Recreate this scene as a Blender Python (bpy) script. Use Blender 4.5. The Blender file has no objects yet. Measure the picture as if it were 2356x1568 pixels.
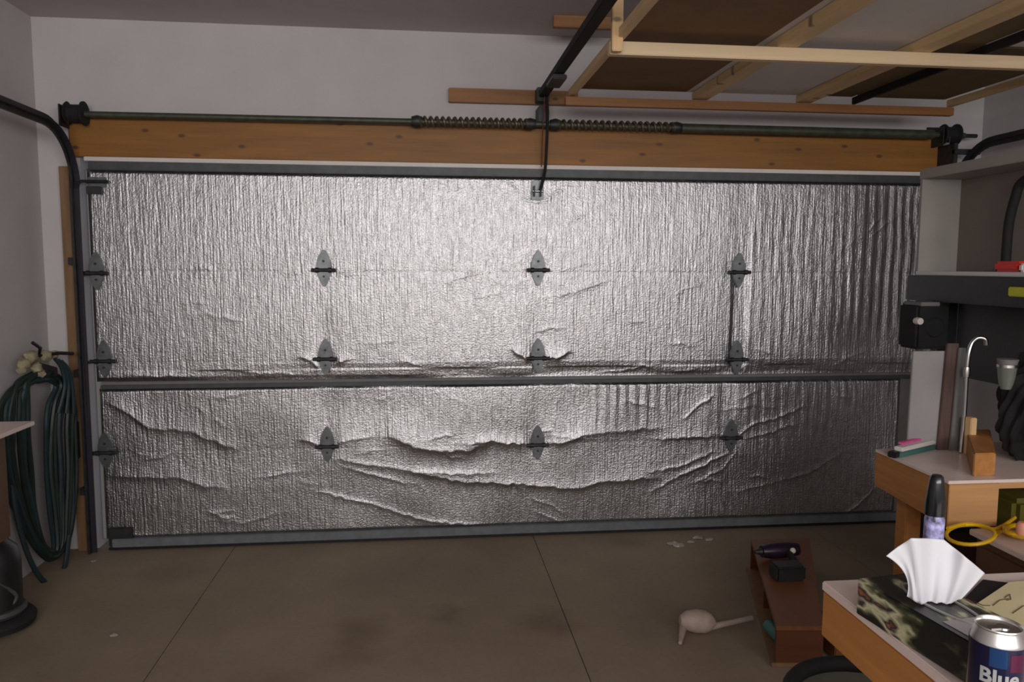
import bpy, bmesh, math, random
import numpy as np
from mathutils import Vector, Matrix
random.seed(4); RNG = np.random.RandomState(7)
SC = bpy.context.scene
COL = SC.collection

# ------------------------------------------------------------------ camera
CAM = Vector((1.762, -4.377, 1.5825)); YAW, PIT, ROL, FPX = .1115, .0969, .0038, 1770.
fw = Vector((math.sin(YAW)*math.cos(PIT), math.cos(YAW)*math.cos(PIT), -math.sin(PIT)))
r0 = Vector((math.cos(YAW), -math.sin(YAW), 0)); u0 = r0.cross(fw)
rt = math.cos(ROL)*r0 + math.sin(ROL)*u0; up = -math.sin(ROL)*r0 + math.cos(ROL)*u0
cd = bpy.data.cameras.new('camera'); cam = bpy.data.objects.new('camera', cd); COL.objects.link(cam)
cd.sensor_fit = 'HORIZONTAL'; cd.sensor_width = 36; cd.lens = FPX/2356*36; cd.clip_start = .02
m = Matrix((rt, up, -fw)).transposed().to_4x4(); m.translation = CAM; cam.matrix_world = m
SC.camera = cam
def at(x, y, ax, v):
    "point where the sight line of a photo pixel meets the plane ax = v"
    d = fw + rt*((x-1178)/FPX) - up*((y-784)/FPX); i = 'XYZ'.index(ax)
    return CAM + d*((v-CAM[i])/d[i])

# ------------------------------------------------------------------ light
SC.view_settings.view_transform = 'Standard'; SC.view_settings.look = 'None'
SC.view_settings.gamma = 1; SC.view_settings.use_curve_mapping = False
SC.view_settings.exposure = 0.0
SC.cycles.filter_width = 2.4     # the photograph is soft
w = bpy.data.worlds.new('world'); SC.world = w; w.use_nodes = True
w.node_tree.nodes['Background'].inputs[0].default_value = (.55, .6, .7, 1)
w.node_tree.nodes['Background'].inputs[1].default_value = .3
def area(name, loc, target, sx, sy, power, col):
    l = bpy.data.lights.new(name, 'AREA'); l.shape = 'RECTANGLE'; l.size = sx; l.size_y = sy; l.energy = power; l.color = col
    o = bpy.data.objects.new(name, l); COL.objects.link(o); o.location = loc
    o.rotation_euler = (Vector(target)-Vector(loc)).to_track_quat('-Z', 'Y').to_euler(); return o
area('window_daylight', (2.5, -6.88, 2.2), (2.3, 0, 1.8), 5.0, 1.05, 168, (1, .985, .98))

# ------------------------------------------------------------------ materials
def srgb(c): return tuple((v/255/12.92 if v/255 <= .04045 else ((v/255+.055)/1.055)**2.4) for v in c) + (1,)
class NT:
    def __init__(s, name):
        s.m = bpy.data.materials.new(name); s.m.use_nodes = True; s.t = s.m.node_tree
        s.b = s.t.nodes['Principled BSDF']
    def n(s, typ, **kw):
        o = s.t.nodes.new(typ)
        for k, v in kw.items():
            if hasattr(o, k) and k not in ('Scale',): 
                try: setattr(o, k, v); continue
                except Exception: pass
            o.inputs[k].default_value = v
        return o
    def l(s, a, b): s.t.links.new(a, b)
    def coord(s, scale=(1, 1, 1), rot=(0, 0, 0)):
        c = s.n('ShaderNodeTexCoord'); mp = s.n('ShaderNodeMapping'); mp.inputs['Scale'].default_value = scale; mp.inputs['Rotation'].default_value = rot
        s.l(c.outputs['Object'], mp.inputs[0]); return mp.outputs[0]
    def ramp(s, src, stops):
        r = s.n('ShaderNodeValToRGB'); e = r.color_ramp.elements
        while len(e) < len(stops): e.new(.5)
        for i, (p, c) in enumerate(stops): e[i].position = p; e[i].color = c
        s.l(src, r.inputs[0]); return r.outputs[0]
    def noise(s, vec, scale=5, detail=4, rough=.5):
        t = s.n('ShaderNodeTexNoise'); t.inputs['Scale'].default_value = scale; t.inputs['Detail'].default_value = detail; t.inputs['Roughness'].default_value = rough
        s.l(vec, t.inputs['Vector']); return t.outputs['Fac']
    def bump(s, h, strength=.3, dist=.01, normal=None):
        b = s.n('ShaderNodeBump'); b.inputs['Strength'].default_value = strength; b.inputs['Distance'].default_value = dist
        s.l(h, b.inputs['Height'])
        if normal: s.l(normal, b.inputs['Normal'])
        s.l(b.outputs[0], s.b.inputs['Normal']); return b.outputs[0]
def mat(name, c, rough=.6, metal=0, var=.08, scale=12, stretch=(1, 1, 1), bump=.15, coat=0):
    t = NT(name); v = t.coord(stretch); f = t.noise(v, scale, 5, .6); a = srgb(c)
    lo = tuple(x*(1-var*1.6) for x in a[:3])+(1,); hi = tuple(min(1, x*(1+var*1.6)) for x in a[:3])+(1,)
    t.l(t.ramp(f, [(.3, lo), (.7, hi)]), t.b.inputs['Base Color'])
    t.b.inputs['Roughness'].default_value = rough; t.b.inputs['Metallic'].default_value = metal
    if coat: t.b.inputs['Coat Weight'].default_value = coat; t.b.inputs['Coat Roughness'].default_value = .1
    if bump: t.bump(f, bump, .004)
    return t.m
def wood(name, c, axis='X', var=.22, knots=True, rough=.55):
    t = NT(name); st = {'X': (.6, 9, 9), 'Y': (9, .6, 9), 'Z': (9, 9, .6)}[axis]
    f = t.noise(t.coord(st), 3.2, 6, .62); a = srgb(c)
    lo = tuple(x*(1-var) for x in a[:3])+(1,); hi = tuple(x*(1+var) for x in a[:3])+(1,)
    colr = t.ramp(f, [(.3, lo), (.68, hi)])
    if knots:
        vo = t.n('ShaderNodeTexVoronoi'); vo.voronoi_dimensions = '2D'; vo.inputs['Scale'].default_value = 3.6; vo.inputs['Randomness'].default_value = 1
        kr = {'X': (-math.pi/2, 0, 0), 'Y': (0, 0, math.pi/2), 'Z': (-math.pi/2, 0, 0)}[axis]; t.l(t.coord((.8, 1, 1.6), kr), vo.inputs['Vector'])
        k = t.ramp(vo.outputs['Distance'], [(.03, (1, 1, 1, 1)), (.075, (0, 0, 0, 1))])
        mx = t.n('ShaderNodeMixRGB'); t.l(k, mx.inputs[0]); t.l(colr, mx.inputs[1]); mx.inputs[2].default_value = tuple(x*.35 for x in a[:3])+(1,)
        colr = mx.outputs[0]
    t.l(colr, t.b.inputs['Base Color']); t.b.inputs['Roughness'].default_value = rough; t.bump(f, .15, .003); return t.m
M = {}
M['wall'] = mat('painted_drywall', (194, 189, 189), .85, var=.03, scale=3, bump=.05)
M['ceil'] = mat('ceiling_paint', (190, 182, 184), .9, var=.03, scale=3, bump=.05)
M['header'] = wood('orange_header_lumber', (136, 89, 28), 'X')
M['board_orange'] = wood('orange_pine_x', (142, 96, 50), 'X')
M['jamb'] = wood('brown_jamb_wood', (128, 96, 66), 'Z', knots=False)
M['pine_x'] = wood('pale_pine_x', (222, 196, 158), 'X', .1)
M['pine_y'] = wood('pale_pine_y', (214, 184, 140), 'Y', .12)
M['pine_z'] = wood('pale_pine_z', (214, 178, 130), 'Z', .1)
M['hard'] = mat('brown_hardboard', (122, 92, 62), .7, var=.08, scale=6)
M['olive'] = mat('olive_brown_panel', (112, 92, 62), .7, var=.1, scale=5)
M['melamine'] = mat('white_melamine', (216, 212, 212), .5, var=.02, scale=8, bump=.03)
M['laminate'] = mat('pinkish_white_laminate', (222, 204, 196), .35, var=.03, scale=14, bump=.03)
M['edge_or'] = wood('orange_edge_wood_y', (172, 116, 60), 'Y', .18, False)
M['edge_orx'] = wood('orange_edge_wood_x', (186, 140, 90), 'X', .15, False)
M['dkwood'] = wood('dark_brown_cabinet_wood', (92, 66, 44), 'Y', .15, False)
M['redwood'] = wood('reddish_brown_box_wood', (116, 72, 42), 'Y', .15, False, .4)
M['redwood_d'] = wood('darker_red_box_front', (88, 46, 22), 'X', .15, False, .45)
M['black'] = mat('black_plastic', (26, 25, 27), .42, var=.2, scale=20)
M['blackmat'] = mat('black_matte', (20, 19, 19), .8, var=.25, scale=10)
M['dgrey'] = mat('dark_grey_paint', (66, 66, 66), .55, var=.06)
M['mgrey'] = mat('mid_grey', (112, 110, 108), .6, var=.05)
M['unitside'] = mat('dimmed_unit_board', (150, 144, 138), .6, var=.03, scale=5)  # white unit boards, darkened in colour to stand in for weaker light at right
M['shaded_back'] = mat('shaded_back_panel', (118, 108, 100), .6, var=.04, scale=5)  # shade inside the open unit put into the back panel's colour
M['lgrey'] = mat('light_grey_board', (146, 142, 140), .6, var=.04, scale=5)  # grey lowered to stand in for the weaker light on the right-hand panel
M['galv'] = mat('galvanised_steel', (112, 114, 116), .42, .75, .15, 30)
M['galvd'] = mat('dull_dark_steel', (58, 58, 58), .5, .6, .2, 25)
M['strut'] = mat('grey_strut_steel', (112, 116, 120), .5, .25, .1, 20)
M['strutd'] = mat('dark_grey_strut', (74, 76, 78), .5, .3, .12, 20)
M['olive_steel'] = mat('olive_green_steel', (72, 76, 62), .5, .4, .2, 22)
M['springsteel'] = mat('brown_oily_spring_steel', (96, 84, 66), .45, .5, .25, 40)
M['purple'] = mat('dark_weather_strip', (34, 30, 42), .6, var=.2)
M['chrome'] = mat('chrome_metal', (205, 205, 205), .2, 1, .05, 10, bump=.02)
M['alu'] = mat('brushed_aluminium', (210, 208, 204), .28, 1, .04, 40, bump=.03)
M['white'] = mat('white_plastic', (214, 206, 200), .5, var=.03)
M['scrap'] = mat('pale_foil_scrap', (180, 172, 160), .4, .3, .08)
M['dirty_white'] = mat('yellowed_white_plastic', (176, 158, 146), .55, var=.08, scale=25)
M['greenhose'] = mat('dark_green_hose_rubber', (19, 36, 30), .5, var=.25, scale=14)
M['bluehose'] = mat('bluish_green_hose_rubber', (26, 46, 50), .5, var=.2, scale=14)
M['tan'] = mat('tan_canvas', (150, 140, 112), .85, var=.2, scale=30, bump=.4)
M['red'] = mat('red_plastic', (206, 44, 34), .35, var=.05)
M['lime'] = mat('lime_yellow_plastic', (186, 186, 36), .4, var=.05)
M['yellow'] = mat('yellow_cord_rubber', (226, 178, 14), .4, var=.06)
M['pink'] = mat('pink_print', (214, 84, 150), .5, var=.06)
M['teal'] = mat('teal_print', (66, 110, 104), .5, var=.06)
M['tissue'] = mat('white_tissue_paper', (204, 204, 208), .9, var=.01, bump=.05)
M['canblue'] = mat('dark_blue_can_print', (13, 17, 62), .25, .5, .06, 10, bump=0, coat=.5)
M['canlight'] = mat('bright_blue_can_print', (22, 66, 120), .25, .5, .06, 10, bump=0, coat=.5)
M['letter'] = mat('silver_white_letter_print', (170, 172, 172), .4, .2, .03, bump=0)
M['canred'] = mat('dark_red_can_print', (92, 28, 62), .3, .4, .05, bump=0)
M['tanpaper'] = mat('tan_paper', (206, 192, 150), .8, var=.05, scale=9)
M['ink'] = mat('brown_ink', (70, 58, 40), .8, var=.05)
M['jar'] = mat('grey_green_glass', (108, 112, 104), .25, var=.1, scale=9, coat=.4)
M['cloth'] = mat('black_cloth', (17, 16, 16), .9, var=.3, scale=9, bump=.5)
M['brownstrip'] = mat('brown_plank', (84, 64, 58), .6, var=.15, stretch=(6, 6, .6))
def concrete():
    t = NT('stained_concrete'); v = t.coord(); f = t.noise(v, 1.1, 6, .6); g = t.noise(v, 40, 3, .6)
    base = t.ramp(f, [(.3, srgb((132, 117, 98))), (.72, srgb((158, 142, 120)))])
    mx = t.n('ShaderNodeMixRGB'); mx.blend_type = 'MULTIPLY'; mx.inputs[0].default_value = .35; t.l(base, mx.inputs[1])
    t.l(t.ramp(g, [(.3, (.7, .7, .7, 1)), (.7, (1, 1, 1, 1))]), mx.inputs[2]); out = mx.outputs[0]
    geo = t.n('ShaderNodeNewGeometry')
    wob = t.n('ShaderNodeTexNoise'); wob.inputs['Scale'].default_value = 7; t.l(geo.outputs['Position'], wob.inputs['Vector'])
    wv = t.n('ShaderNodeVectorMath'); wv.operation = 'MULTIPLY_ADD'; t.l(wob.outputs['Color'], wv.inputs[0]); wv.inputs[1].default_value = (.2, .2, 0); t.l(geo.outputs['Position'], wv.inputs[2])
    for (cx, cy), r, s in (((2.28, -1.12), .2, .5), ((1.47, -1.1), .17, .45), ((1.85, -1.0), .12, .35), ((1.15, -1.55), .2, .25), ((.45, -.35), .22, .25), ((2.9, -.18), .14, .3), ((1.45, -1.3), .15, .4)):
        d = t.n('ShaderNodeVectorMath'); d.operation = 'DISTANCE'; t.l(wv.outputs[0], d.inputs[0]); d.inputs[1].default_value = (cx+.1, cy+.1, 0)
        m2 = t.n('ShaderNodeMixRGB'); m2.blend_type = 'MULTIPLY'
        t.l(t.ramp(d.outputs['Value'], [(r*.25, (s, s, s, 1)), (r, (0, 0, 0, 1))]), m2.inputs[0]); t.l(out, m2.inputs[1]); m2.inputs[2].default_value = (.42, .34, .28, 1); out = m2.outputs[0]
    t.l(out, t.b.inputs['Base Color']); t.b.inputs['Roughness'].default_value = .6; t.b.inputs['Specular IOR Level'].default_value = .3; t.bump(g, .2, .004); return t.m
M['concrete'] = concrete()
def foil():
    t = NT('crinkled_aluminium_foil'); t.b.inputs['Metallic'].default_value = 1; t.b.inputs['Roughness'].default_value = .32
    v = t.coord(); n1 = t.noise(t.coord((95, 30, 5.5)), 1, 2, .55); n2 = t.noise(t.coord((85, 30, 110)), 1, 3, .6)
    c = t.noise(t.coord((40, 20, 16)), 1, 3, .6)
    t.l(t.ramp(c, [(.3, srgb((166, 164, 165))), (.7, srgb((190, 188, 189)))]), t.b.inputs['Base Color'])
    ad = t.n('ShaderNodeMath'); ad.operation = 'MULTIPLY_ADD'; t.l(n2, ad.inputs[0]); ad.inputs[1].default_value = .8; t.l(n1, ad.inputs[2])
    t.bump(ad.outputs[0], .46, .008)
    return t.m
M['foil'] = foil()
def tissue_print():
    t = NT('dark_leaf_printed_card'); v = t.coord(); vo = t.noise(t.coord((1, .45, 1)), 22, 3, .5)
    c = t.ramp(vo, [(.0, srgb((18, 18, 20))), (.48, srgb((26, 26, 22))), (.53, srgb((70, 72, 48))), (.6, srgb((190, 186, 152))), (.66, srgb((40, 30, 34))), (.74, srgb((200, 130, 90)))])
    t.l(c, t.b.inputs['Base Color']); t.b.inputs['Roughness'].default_value = .4; return t.m
M['tissuebox'] = tissue_print()

# ------------------------------------------------------------------ mesh helpers
class MB:
    def __init__(s): s.b = bmesh.new()
    def hexa(s, p):
        "p: four bottom points then four top points, same winding"
        v = [s.b.verts.new(q) for q in p]
        for f in ((3, 2, 1, 0), (4, 5, 6, 7), (0, 1, 5, 4), (1, 2, 6, 5), (2, 3, 7, 6), (3, 0, 4, 7)): s.b.faces.new([v[i] for i in f])
        return s
    def box(s, x0, x1, y0, y1, z0, z1):
        return s.hexa([(x0, y0, z0), (x1, y0, z0), (x1, y1, z0), (x0, y1, z0), (x0, y0, z1), (x1, y0, z1), (x1, y1, z1), (x0, y1, z1)])
    def lathe(s, prof, c=(0, 0, 0), n=24, axis='Z'):
        rings = []
        for r, h in prof:
            ring = []
            for k in range(n):
                a = 2*math.pi*k/n; x, y = r*math.cos(a), r*math.sin(a)
                q = {'Z': (x, y, h), 'X': (h, x, y), 'Y': (x, h, y)}[axis]
                ring.append(s.b.verts.new((q[0]+c[0], q[1]+c[1], q[2]+c[2])))
            rings.append(ring)
        for a, b in zip(rings, rings[1:]):
            for k in range(n): s.b.faces.new((a[k], a[(k+1) % n], b[(k+1) % n], b[k]))
        s.b.faces.new(rings[0][::-1]); s.b.faces.new(rings[-1]); return s
    def tube(s, pts, r, n=10, closed=False):
        pts = [Vector(p) for p in pts]; N = len(pts); rings = []; ref = None
        for i, p in enumerate(pts):
            a = pts[(i-1) % N] if (closed or i) else p; b = pts[(i+1) % N] if (closed or i < N-1) else p
            t = (b-a).normalized()
            if ref is None:
                ref = Vector((0, 0, 1)) if abs(t.z) < .9 else Vector((1, 0, 0))
            ref = (ref - t*ref.dot(t)).normalized(); bi = t.cross(ref)
            rr = r[i] if isinstance(r, (list, tuple)) else r
            rings.append([s.b.verts.new(p + (ref*math.cos(2*math.pi*k/n) + bi*math.sin(2*math.pi*k/n))*rr) for k in range(n)])
        for i in range(N if closed else N-1):
            a, b = rings[i], rings[(i+1) % N]
            for k in range(n): s.b.faces.new((a[k], a[(k+1) % n], b[(k+1) % n], b[k]))
        if not closed: s.b.faces.new(rings[0][::-1]); s.b.faces.new(rings[-1])
        return s
    def ribbon(s, pts, w, t):
        "rectangular bar swept along pts; w across X, t along the curve normal in the YZ plane"
        pts = [Vector(p) for p in pts]; rings = []
        for i, p in enumerate(pts):
            a = pts[max(i-1, 0)]; b = pts[min(i+1, len(pts)-1)]; d = (b-a).normalized(); nn = Vector((0, -d.z, d.y)).normalized()
            rings.append([s.b.verts.new(p+Vector((sx*w/2, 0, 0))+nn*(sn*t/2)) for sx, sn in ((-1, -1), (1, -1), (1, 1), (-1, 1))])
        for a, b in zip(rings, rings[1:]):
            for k in range(4): s.b.faces.new((a[k], a[(k+1) % 4], b[(k+1) % 4], b[k]))
        s.b.faces.new(rings[0][::-1]); s.b.faces.new(rings[-1]); return s
    def prism(s, poly, y0, y1):
        "poly in XZ extruded from y0 to y1"
        a = [s.b.verts.new((x, y0, z)) for x, z in poly]; b = [s.b.verts.new((x, y1, z)) for x, z in poly]
        s.b.faces.new(a); s.b.faces.new(b[::-1])
        for i in range(len(a)): j = (i+1) % len(a); s.b.faces.new((a[j], a[i], b[i], b[j]))
        return s
    def build(s, name, m, parent=None, bevel=0, smooth=False, kind=None, loc=None):
        bmesh.ops.recalc_face_normals(s.b, faces=s.b.faces[:])
        if bevel: bmesh.ops.bevel(s.b, geom=s.b.edges[:], offset=bevel, segments=2, affect='EDGES', clamp_overlap=True)
        me = bpy.data.meshes.new(name); s.b.to_mesh(me); s.b.free(); me.materials.append(M[m] if isinstance(m, str) else m)
        if smooth:
            for p in me.polygons: p.use_smooth = True
            me.set_sharp_from_angle(angle=math.radians(40))
        o = bpy.data.objects.new(name, me); COL.objects.link(o)
        if parent: o.parent = parent; o.matrix_parent_inverse = Matrix.Translation(-world_loc(parent))
        if kind: o['kind'] = kind
        return o
def world_loc(o):
    v = Vector(o.location) + (o.matrix_parent_inverse.translation if o.parent else Vector())
    return v + (world_loc(o.parent) if o.parent else Vector())
def thing(name, loc, label, cat, group=None, kind=None):
    o = bpy.data.objects.new(name, None); COL.objects.link(o); o.location = loc; o.empty_display_size = .05
    return tag(o, label, cat, group, kind)
def tag(o, label, cat, group=None, kind=None):
    o['label'] = label; o['category'] = cat
    if group: o['group'] = group
    if kind: o['kind'] = kind
    return o
def catmull(pts, k=8, closed=False):
    P = [Vector(p) for p in pts]; N = len(P); out = []
    for i in range(N if closed else N-1):
        if closed: a, b, c, d = P[(i-1) % N], P[i], P[(i+1) % N], P[(i+2) % N]
        else: a, b, c, d = P[max(i-1, 0)], P[i], P[i+1], P[min(i+2, N-1)]
        for j in range(k):
            t = j/k; out.append(.5*((2*b)+(c-a)*t+(2*a-5*b+4*c-d)*t*t+(3*b-a-3*c+d)*t**3))
    if not closed: out.append(P[-1])
    return out

# ------------------------------------------------------------------ room shell
XL, XR, YB, ZC, YF = -.28, 5.12, -7.0, 2.87, .04
DL, DR, DT = -.07, 4.84, 2.16     # door opening
fl = thing('floor', (2.4, -3.4, 0), 'bare brownish grey concrete garage floor with stains and straight control joints', 'floor', kind='structure')
cuts = [XL-.1, .68, 2.38, 4.08, XR+.1]
for i in range(4):
    b = MB(); g = .004
    b.box(cuts[i]+g/2, cuts[i+1]-g/2, -1.75, .35, -.06, 0); b.build('slab', 'concrete', fl, kind='structure')
    b = MB(); b.box(cuts[i]+g/2, cuts[i+1]-g/2, YB-.1, -1.756, -.06, 0); b.build('slab', 'concrete', fl, kind='structure')
b = MB(); b.box(XL-.1, XR+.1, YB-.1, .35, -.1, -.02); b.build('joint_bed', 'dkwood', fl, kind='structure')
b = MB(); b.box(XL-.1, XR+.1, YB-.1, YF+.1, ZC, ZC+.1); tag(b.build('ceiling', 'ceil', kind='structure'), 'plain pinkish grey painted ceiling above the garage door wall', 'ceiling')
b = MB(); b.box(XL, DL, YF, YF+.12, 0, ZC); b.box(DR, XR, YF, YF+.12, 0, ZC); b.box(DL, DR, YF, YF+.12, DT, ZC)
tag(b.build('wall_front', 'wall', kind='structure'), 'pale painted wall around and above the foil covered garage door', 'wall')
b = MB(); b.box(XL-.1, XL, YB, YF+.12, 0, ZC); tag(b.build('wall_left', 'wall', kind='structure'), 'pale painted side wall behind the hanging green hose', 'wall')
b = MB(); b.box(XR, XR+.1, YB, YF+.12, 0, ZC); tag(b.build('wall_right', 'wall', kind='structure'), 'grey painted side wall behind the white shelf unit', 'wall')
b = MB(); b.box(XL, XR, YB-.1, YB, 0, ZC); tag(b.build('wall_back', 'wall', kind='structure'), 'pale painted wall behind the camera', 'wall')
# jamb trims
b = MB(); b.box(-.165, -.115, 0, YF, 0, 2.1); tag(b.build('trim_1', 'jamb', kind='structure', bevel=.003), 'narrow brown wooden jamb board left of the garage door', 'trim')
b = MB(); b.box(4.86, 4.93, 0, YF, 0, 2.1); tag(b.build('trim_2', 'jamb', kind='structure', bevel=.003), 'narrow brown wooden jamb board right of the garage door behind the white shelf unit', 'trim')
hb = MB(); hb.box(-.10, 4.82, -.012, YF-.001, 2.151, 2.352); tag(hb.build('header_beam', 'header', bevel=.004), 'long knotty orange-brown wooden header beam above the garage door', 'beam')

# ------------------------------------------------------------------ garage door
door = thing('door_1', (2.38, 0, 0), 'wide sectional garage door covered in crinkled silver foil insulation', 'door', kind='structure')
DX0, DX1 = -.04, 4.80
secs = [(0.055, .548), (.552, 1.045), (1.049, 1.546), (1.550, 2.085)]
for a, c in secs:
    b = MB(); b.box(DX0, DX1, .022, .06, a, c); b.build('door_section', 'mgrey', door)
def pxz(pts): return np.array([[at(x, y, 'Y', 0).x, at(x, y, 'Y', 0).z] for x, y in pts])
RIDGES = [  # pixel polyline, height, soft length above, soft length below
 ([(250, 925), (300, 955), (340, 985), (440, 992), (480, 1010), (540, 1035)], .007, .10, .022),
 ([(250, 1092), (300, 1098), (420, 1100), (450, 1112), (500, 1122)], .006, .07, .02),
 ([(900, 1006), (950, 1026), (1010, 1037), (1080, 1035), (1110, 1024)], .017, .16, .04),
 ([(1085, 1020), (1130, 1014), (1215, 1022)], .013, .035, .03),
 ([(1262, 1022), (1300, 1016), (1345, 1000)], .010, .035, .018),
 ([(1345, 1002), (1420, 992), (1520, 985)], .005, .05, .02),
 ([(780, 1056), (850, 1068), (950, 1084), (1060, 1090), (1130, 1088)], .005, .02, .02),
 ([(960, 1086), (1060, 1108), (1180, 1112), (1290, 1122), (1340, 1122), (1385, 1108), (1500, 1100)], .008, .05, .018),
 ([(740, 1130), (790, 1146), (850, 1156), (920, 1182), (1000, 1200), (1110, 1208)], .004, .012, .012),
 ([(800, 1075), (860, 1092), (930, 1112)], .004, .012, .012),
 ([(1520, 1010), (1570, 1005), (1640, 1005)], .006, .04, .012),
 ([(1500, 1085), (1570, 1070), (1640, 1040)], .004, .015, .012),
 ([(1575, 1090), (1620, 1070), (1672, 1042)], .005, .012, .01),
 ([(1600, 1110), (1660, 1080), (1692, 1045)], .003, .01, .01),
 ([(1500, 1130), (1560, 1095), (1600, 1075)], .003, .012, .01),
 ([(1700, 1000), (1735, 975), (1800, 958), (1850, 935)], .004, .014, .01),
 ([(1715, 1010), (1770, 995), (1830, 975)], .003, .012, .01),
 ([(1575, 962), (1610, 930), (1640, 912)], .004, .012, .012),
 ([(1940, 1184), (1975, 1160), (2008, 1128)], .004, .012, .01),
 ([(1700, 1130), (1780, 1110), (1860, 1090), (1940, 1040)], .0025, .015, .012),
 ([(1120, 640), (1180, 655), (1222, 640)], .002, .02, .015),
 ([(1270, 682), (1330, 668), (1400, 645)], .0035, .012, .012),
 ([(1290, 622), (1330, 610), (1370, 602)], .002, .01, .01),
 ([(470, 722), (520, 732), (555, 738)], .003, .012, .02),
 ([(520, 850), (600, 858), (690, 862)], .003, .008, .01),
 ([(900, 862), (960, 866), (1060, 862)], .003, .008, .01),
 ([(300, 862), (360, 866), (420, 864)], .003, .008, .01),
 ([(1360, 862), (1430, 852), (1520, 838)], .003, .008, .01),
 ([(690, 822), (718, 832), (733, 846)], .007, .03, .012),
 ([(764, 846), (776, 834), (800, 826)], .007, .03, .012),
 ([(1180, 806), (1208, 824), (1222, 826)], .010, .04, .012),
 ([(1254, 826), (1280, 824), (1310, 808)], .010, .04, .012),
 ([(690, 1012), (715, 1018), (738, 1026)], .006, .03, .012),
 ([(768, 1024), (800, 1012), (850, 1004)], .004, .015, .012),
 ([(640, 626), (690, 628), (720, 622)], .0025, .01, .008),
 ([(770, 622), (800, 632), (850, 616)], .0025, .01, .008),
 ([(1195, 456), (1230, 464), (1262, 460), (1300, 430)], .004, .02, .012),
 ([(1165, 420), (1195, 448)], .003, .015, .01),
 ([(1300, 520), (1320, 500), (1345, 498)], .003, .01, .01),
 ([(2010, 540), (2030, 522), (2065, 500)], .003, .01, .01),
 ([(2000, 530), (2015, 510), (2030, 498)], .003, .01, .01),
 ([(300, 1232), (360, 1236), (440, 1234)], .004, .01, .01),
 ([(480, 1195), (560, 1205), (640, 1180)], .002, .015, .01),
]
for k in range(46):   # small random wrinkles, denser near the bottom
    x = RNG.uniform(280, 2050); y = RNG.choice([RNG.uniform(900, 1210), RNG.uniform(780, 860), RNG.uniform(430, 800)], p=[.6, .2, .2]); ln = RNG.uniform(25, 90)
    an = RNG.uniform(-.5, .5)
    RIDGES.append(([(x, y), (x+ln/2*math.cos(an), y+ln/2*math.sin(an)+RNG.uniform(-6, 6)), (x+ln*math.cos(an), y+ln*math.sin(an))], RNG.uniform(.0012, .0032), .012, .01))
HINGES = [(222, 628), (240, 830), (243, 1040), (745, 621), (749, 825), (753, 1026), (1238, 621), (1238, 823), (1237, 1022), (1700, 626), (1695, 826), (1682, 1006)]
def smooth_noise(X, Z, sx, sz, seed):
    r = np.random.RandomState(seed); gx = ((X-X.min())/sx); gz = ((Z-Z.min())/sz)
    nx, nz = int(gx.max())+3, int(gz.max())+3; G = r.randn(nx, nz)
    i, j = gx.astype(int), gz.astype(int); fx, fz = gx-i, gz-j; fx = fx*fx*(3-2*fx); fz = fz*fz*(3-2*fz)
    return (G[i, j]*(1-fx)+G[i+1, j]*fx)*(1-fz)+(G[i, j+1]*(1-fx)+G[i+1, j+1]*fx)*fz
def foil_height(X, Z):
    H = .016 + 0*X
    H += .0004*smooth_noise(X, Z, .045, .5, 1)*(.25+.95*np.clip((X-2.6)/2, 0, 1))
    H += .00022*smooth_noise(X, Z, .02, .16, 2) + .00022*smooth_noise(X, Z, .028, .04, 3)
    H += .0035*smooth_noise(X, Z, .33, .24, 4)*(Z < 1.0) + .0014*smooth_noise(X, Z, .4, .3, 5)
    # strong vertical flutes in the upper right corner and right of the middle hinge below
    for x0, x1, z0, z1, a in ((4.30, 4.74, 1.2, 2.06, .0022), (3.6, 4.3, 1.0, 1.9, .0007), (2.75, 3.15, .70, .93, .0026), (3.4, 4.3, .6, .9, .0009)):
        msk = 1/(1+np.exp(-(X-x0)/.05))/(1+np.exp((X-x1)/.05))/(1+np.exp(-(Z-z0)/.05))/(1+np.exp((Z-z1)/.03))
        H += a*msk*np.sin(2*np.pi*(X+.012*smooth_noise(X, Z, .3, .25, 6))/.062)
    # tension lines along the seams
    for z in (.55, 1.047, 1.548): H -= (.0011 if z > 1.5 else .0004)*np.exp(-((Z-z)/.008)**2)
    H -= .012*np.clip((1.035-Z)/.085, 0, 1)*(Z > .92)*(1/(1+np.exp(-(X-.9)/.2)))
    # vertical bulge over the stiles under the middle hinges, and the long fold at the right
    def px(x, y): p = at(x, y, 'Y', 0); return p.x, p.z
    xl = px(1684, 700)[0]+.012*(Z-1.2); xr = px(1722, 700)[0]+.02*(Z-1.2); top = 1/(1+np.exp((Z-1.56)/.03)); msk = 1/(1+np.exp(-(Z-.99)/.012))
    H -= msk*(.0085*top+.0022*(1-top))/(1+np.exp(-(X-xl)/(.005+.02*(1-top))))/(1+np.exp((X-xr)/.0035))
    for hx, hy, ln in ((750, 960, .2), (1238, 960, .22), (1670, 930, .22), (1238, 760, .16), (745, 760, .12)):
        cx, cz = px(hx, hy); H -= .006*np.exp(-((X-cx)/.06)**2-((Z-cz)/ln)**2)
    for hx, hy in HINGES:
        cx, cz = px(hx, hy); H -= .004*np.exp(-((X-cx)**2+(Z-cz)**2)/.05**2)
    for pts, amp, lu, ld in RIDGES:
        P = pxz(pts); o = np.argsort(P[:, 0]); P = P[o]; zr = np.interp(X, P[:, 0], P[:, 1]); zr = zr+.004*smooth_noise(X, Z*0, .03, 1, 9)
        s = .03 if (P[-1, 0]-P[0, 0]) > .2 else .012
        ends = 1/(1+np.exp(-(X-P[0, 0])/s))/(1+np.exp((X-P[-1, 0])/s)); d = Z-zr
        m_ = (np.abs(d) < .5) & (ends > .01)
        H = H+np.where(m_, amp*ends*np.where(d > 0, np.exp(-np.maximum(d, 0)/lu), np.exp(np.minimum(d, 0)/ld)), 0)
    return H
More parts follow.
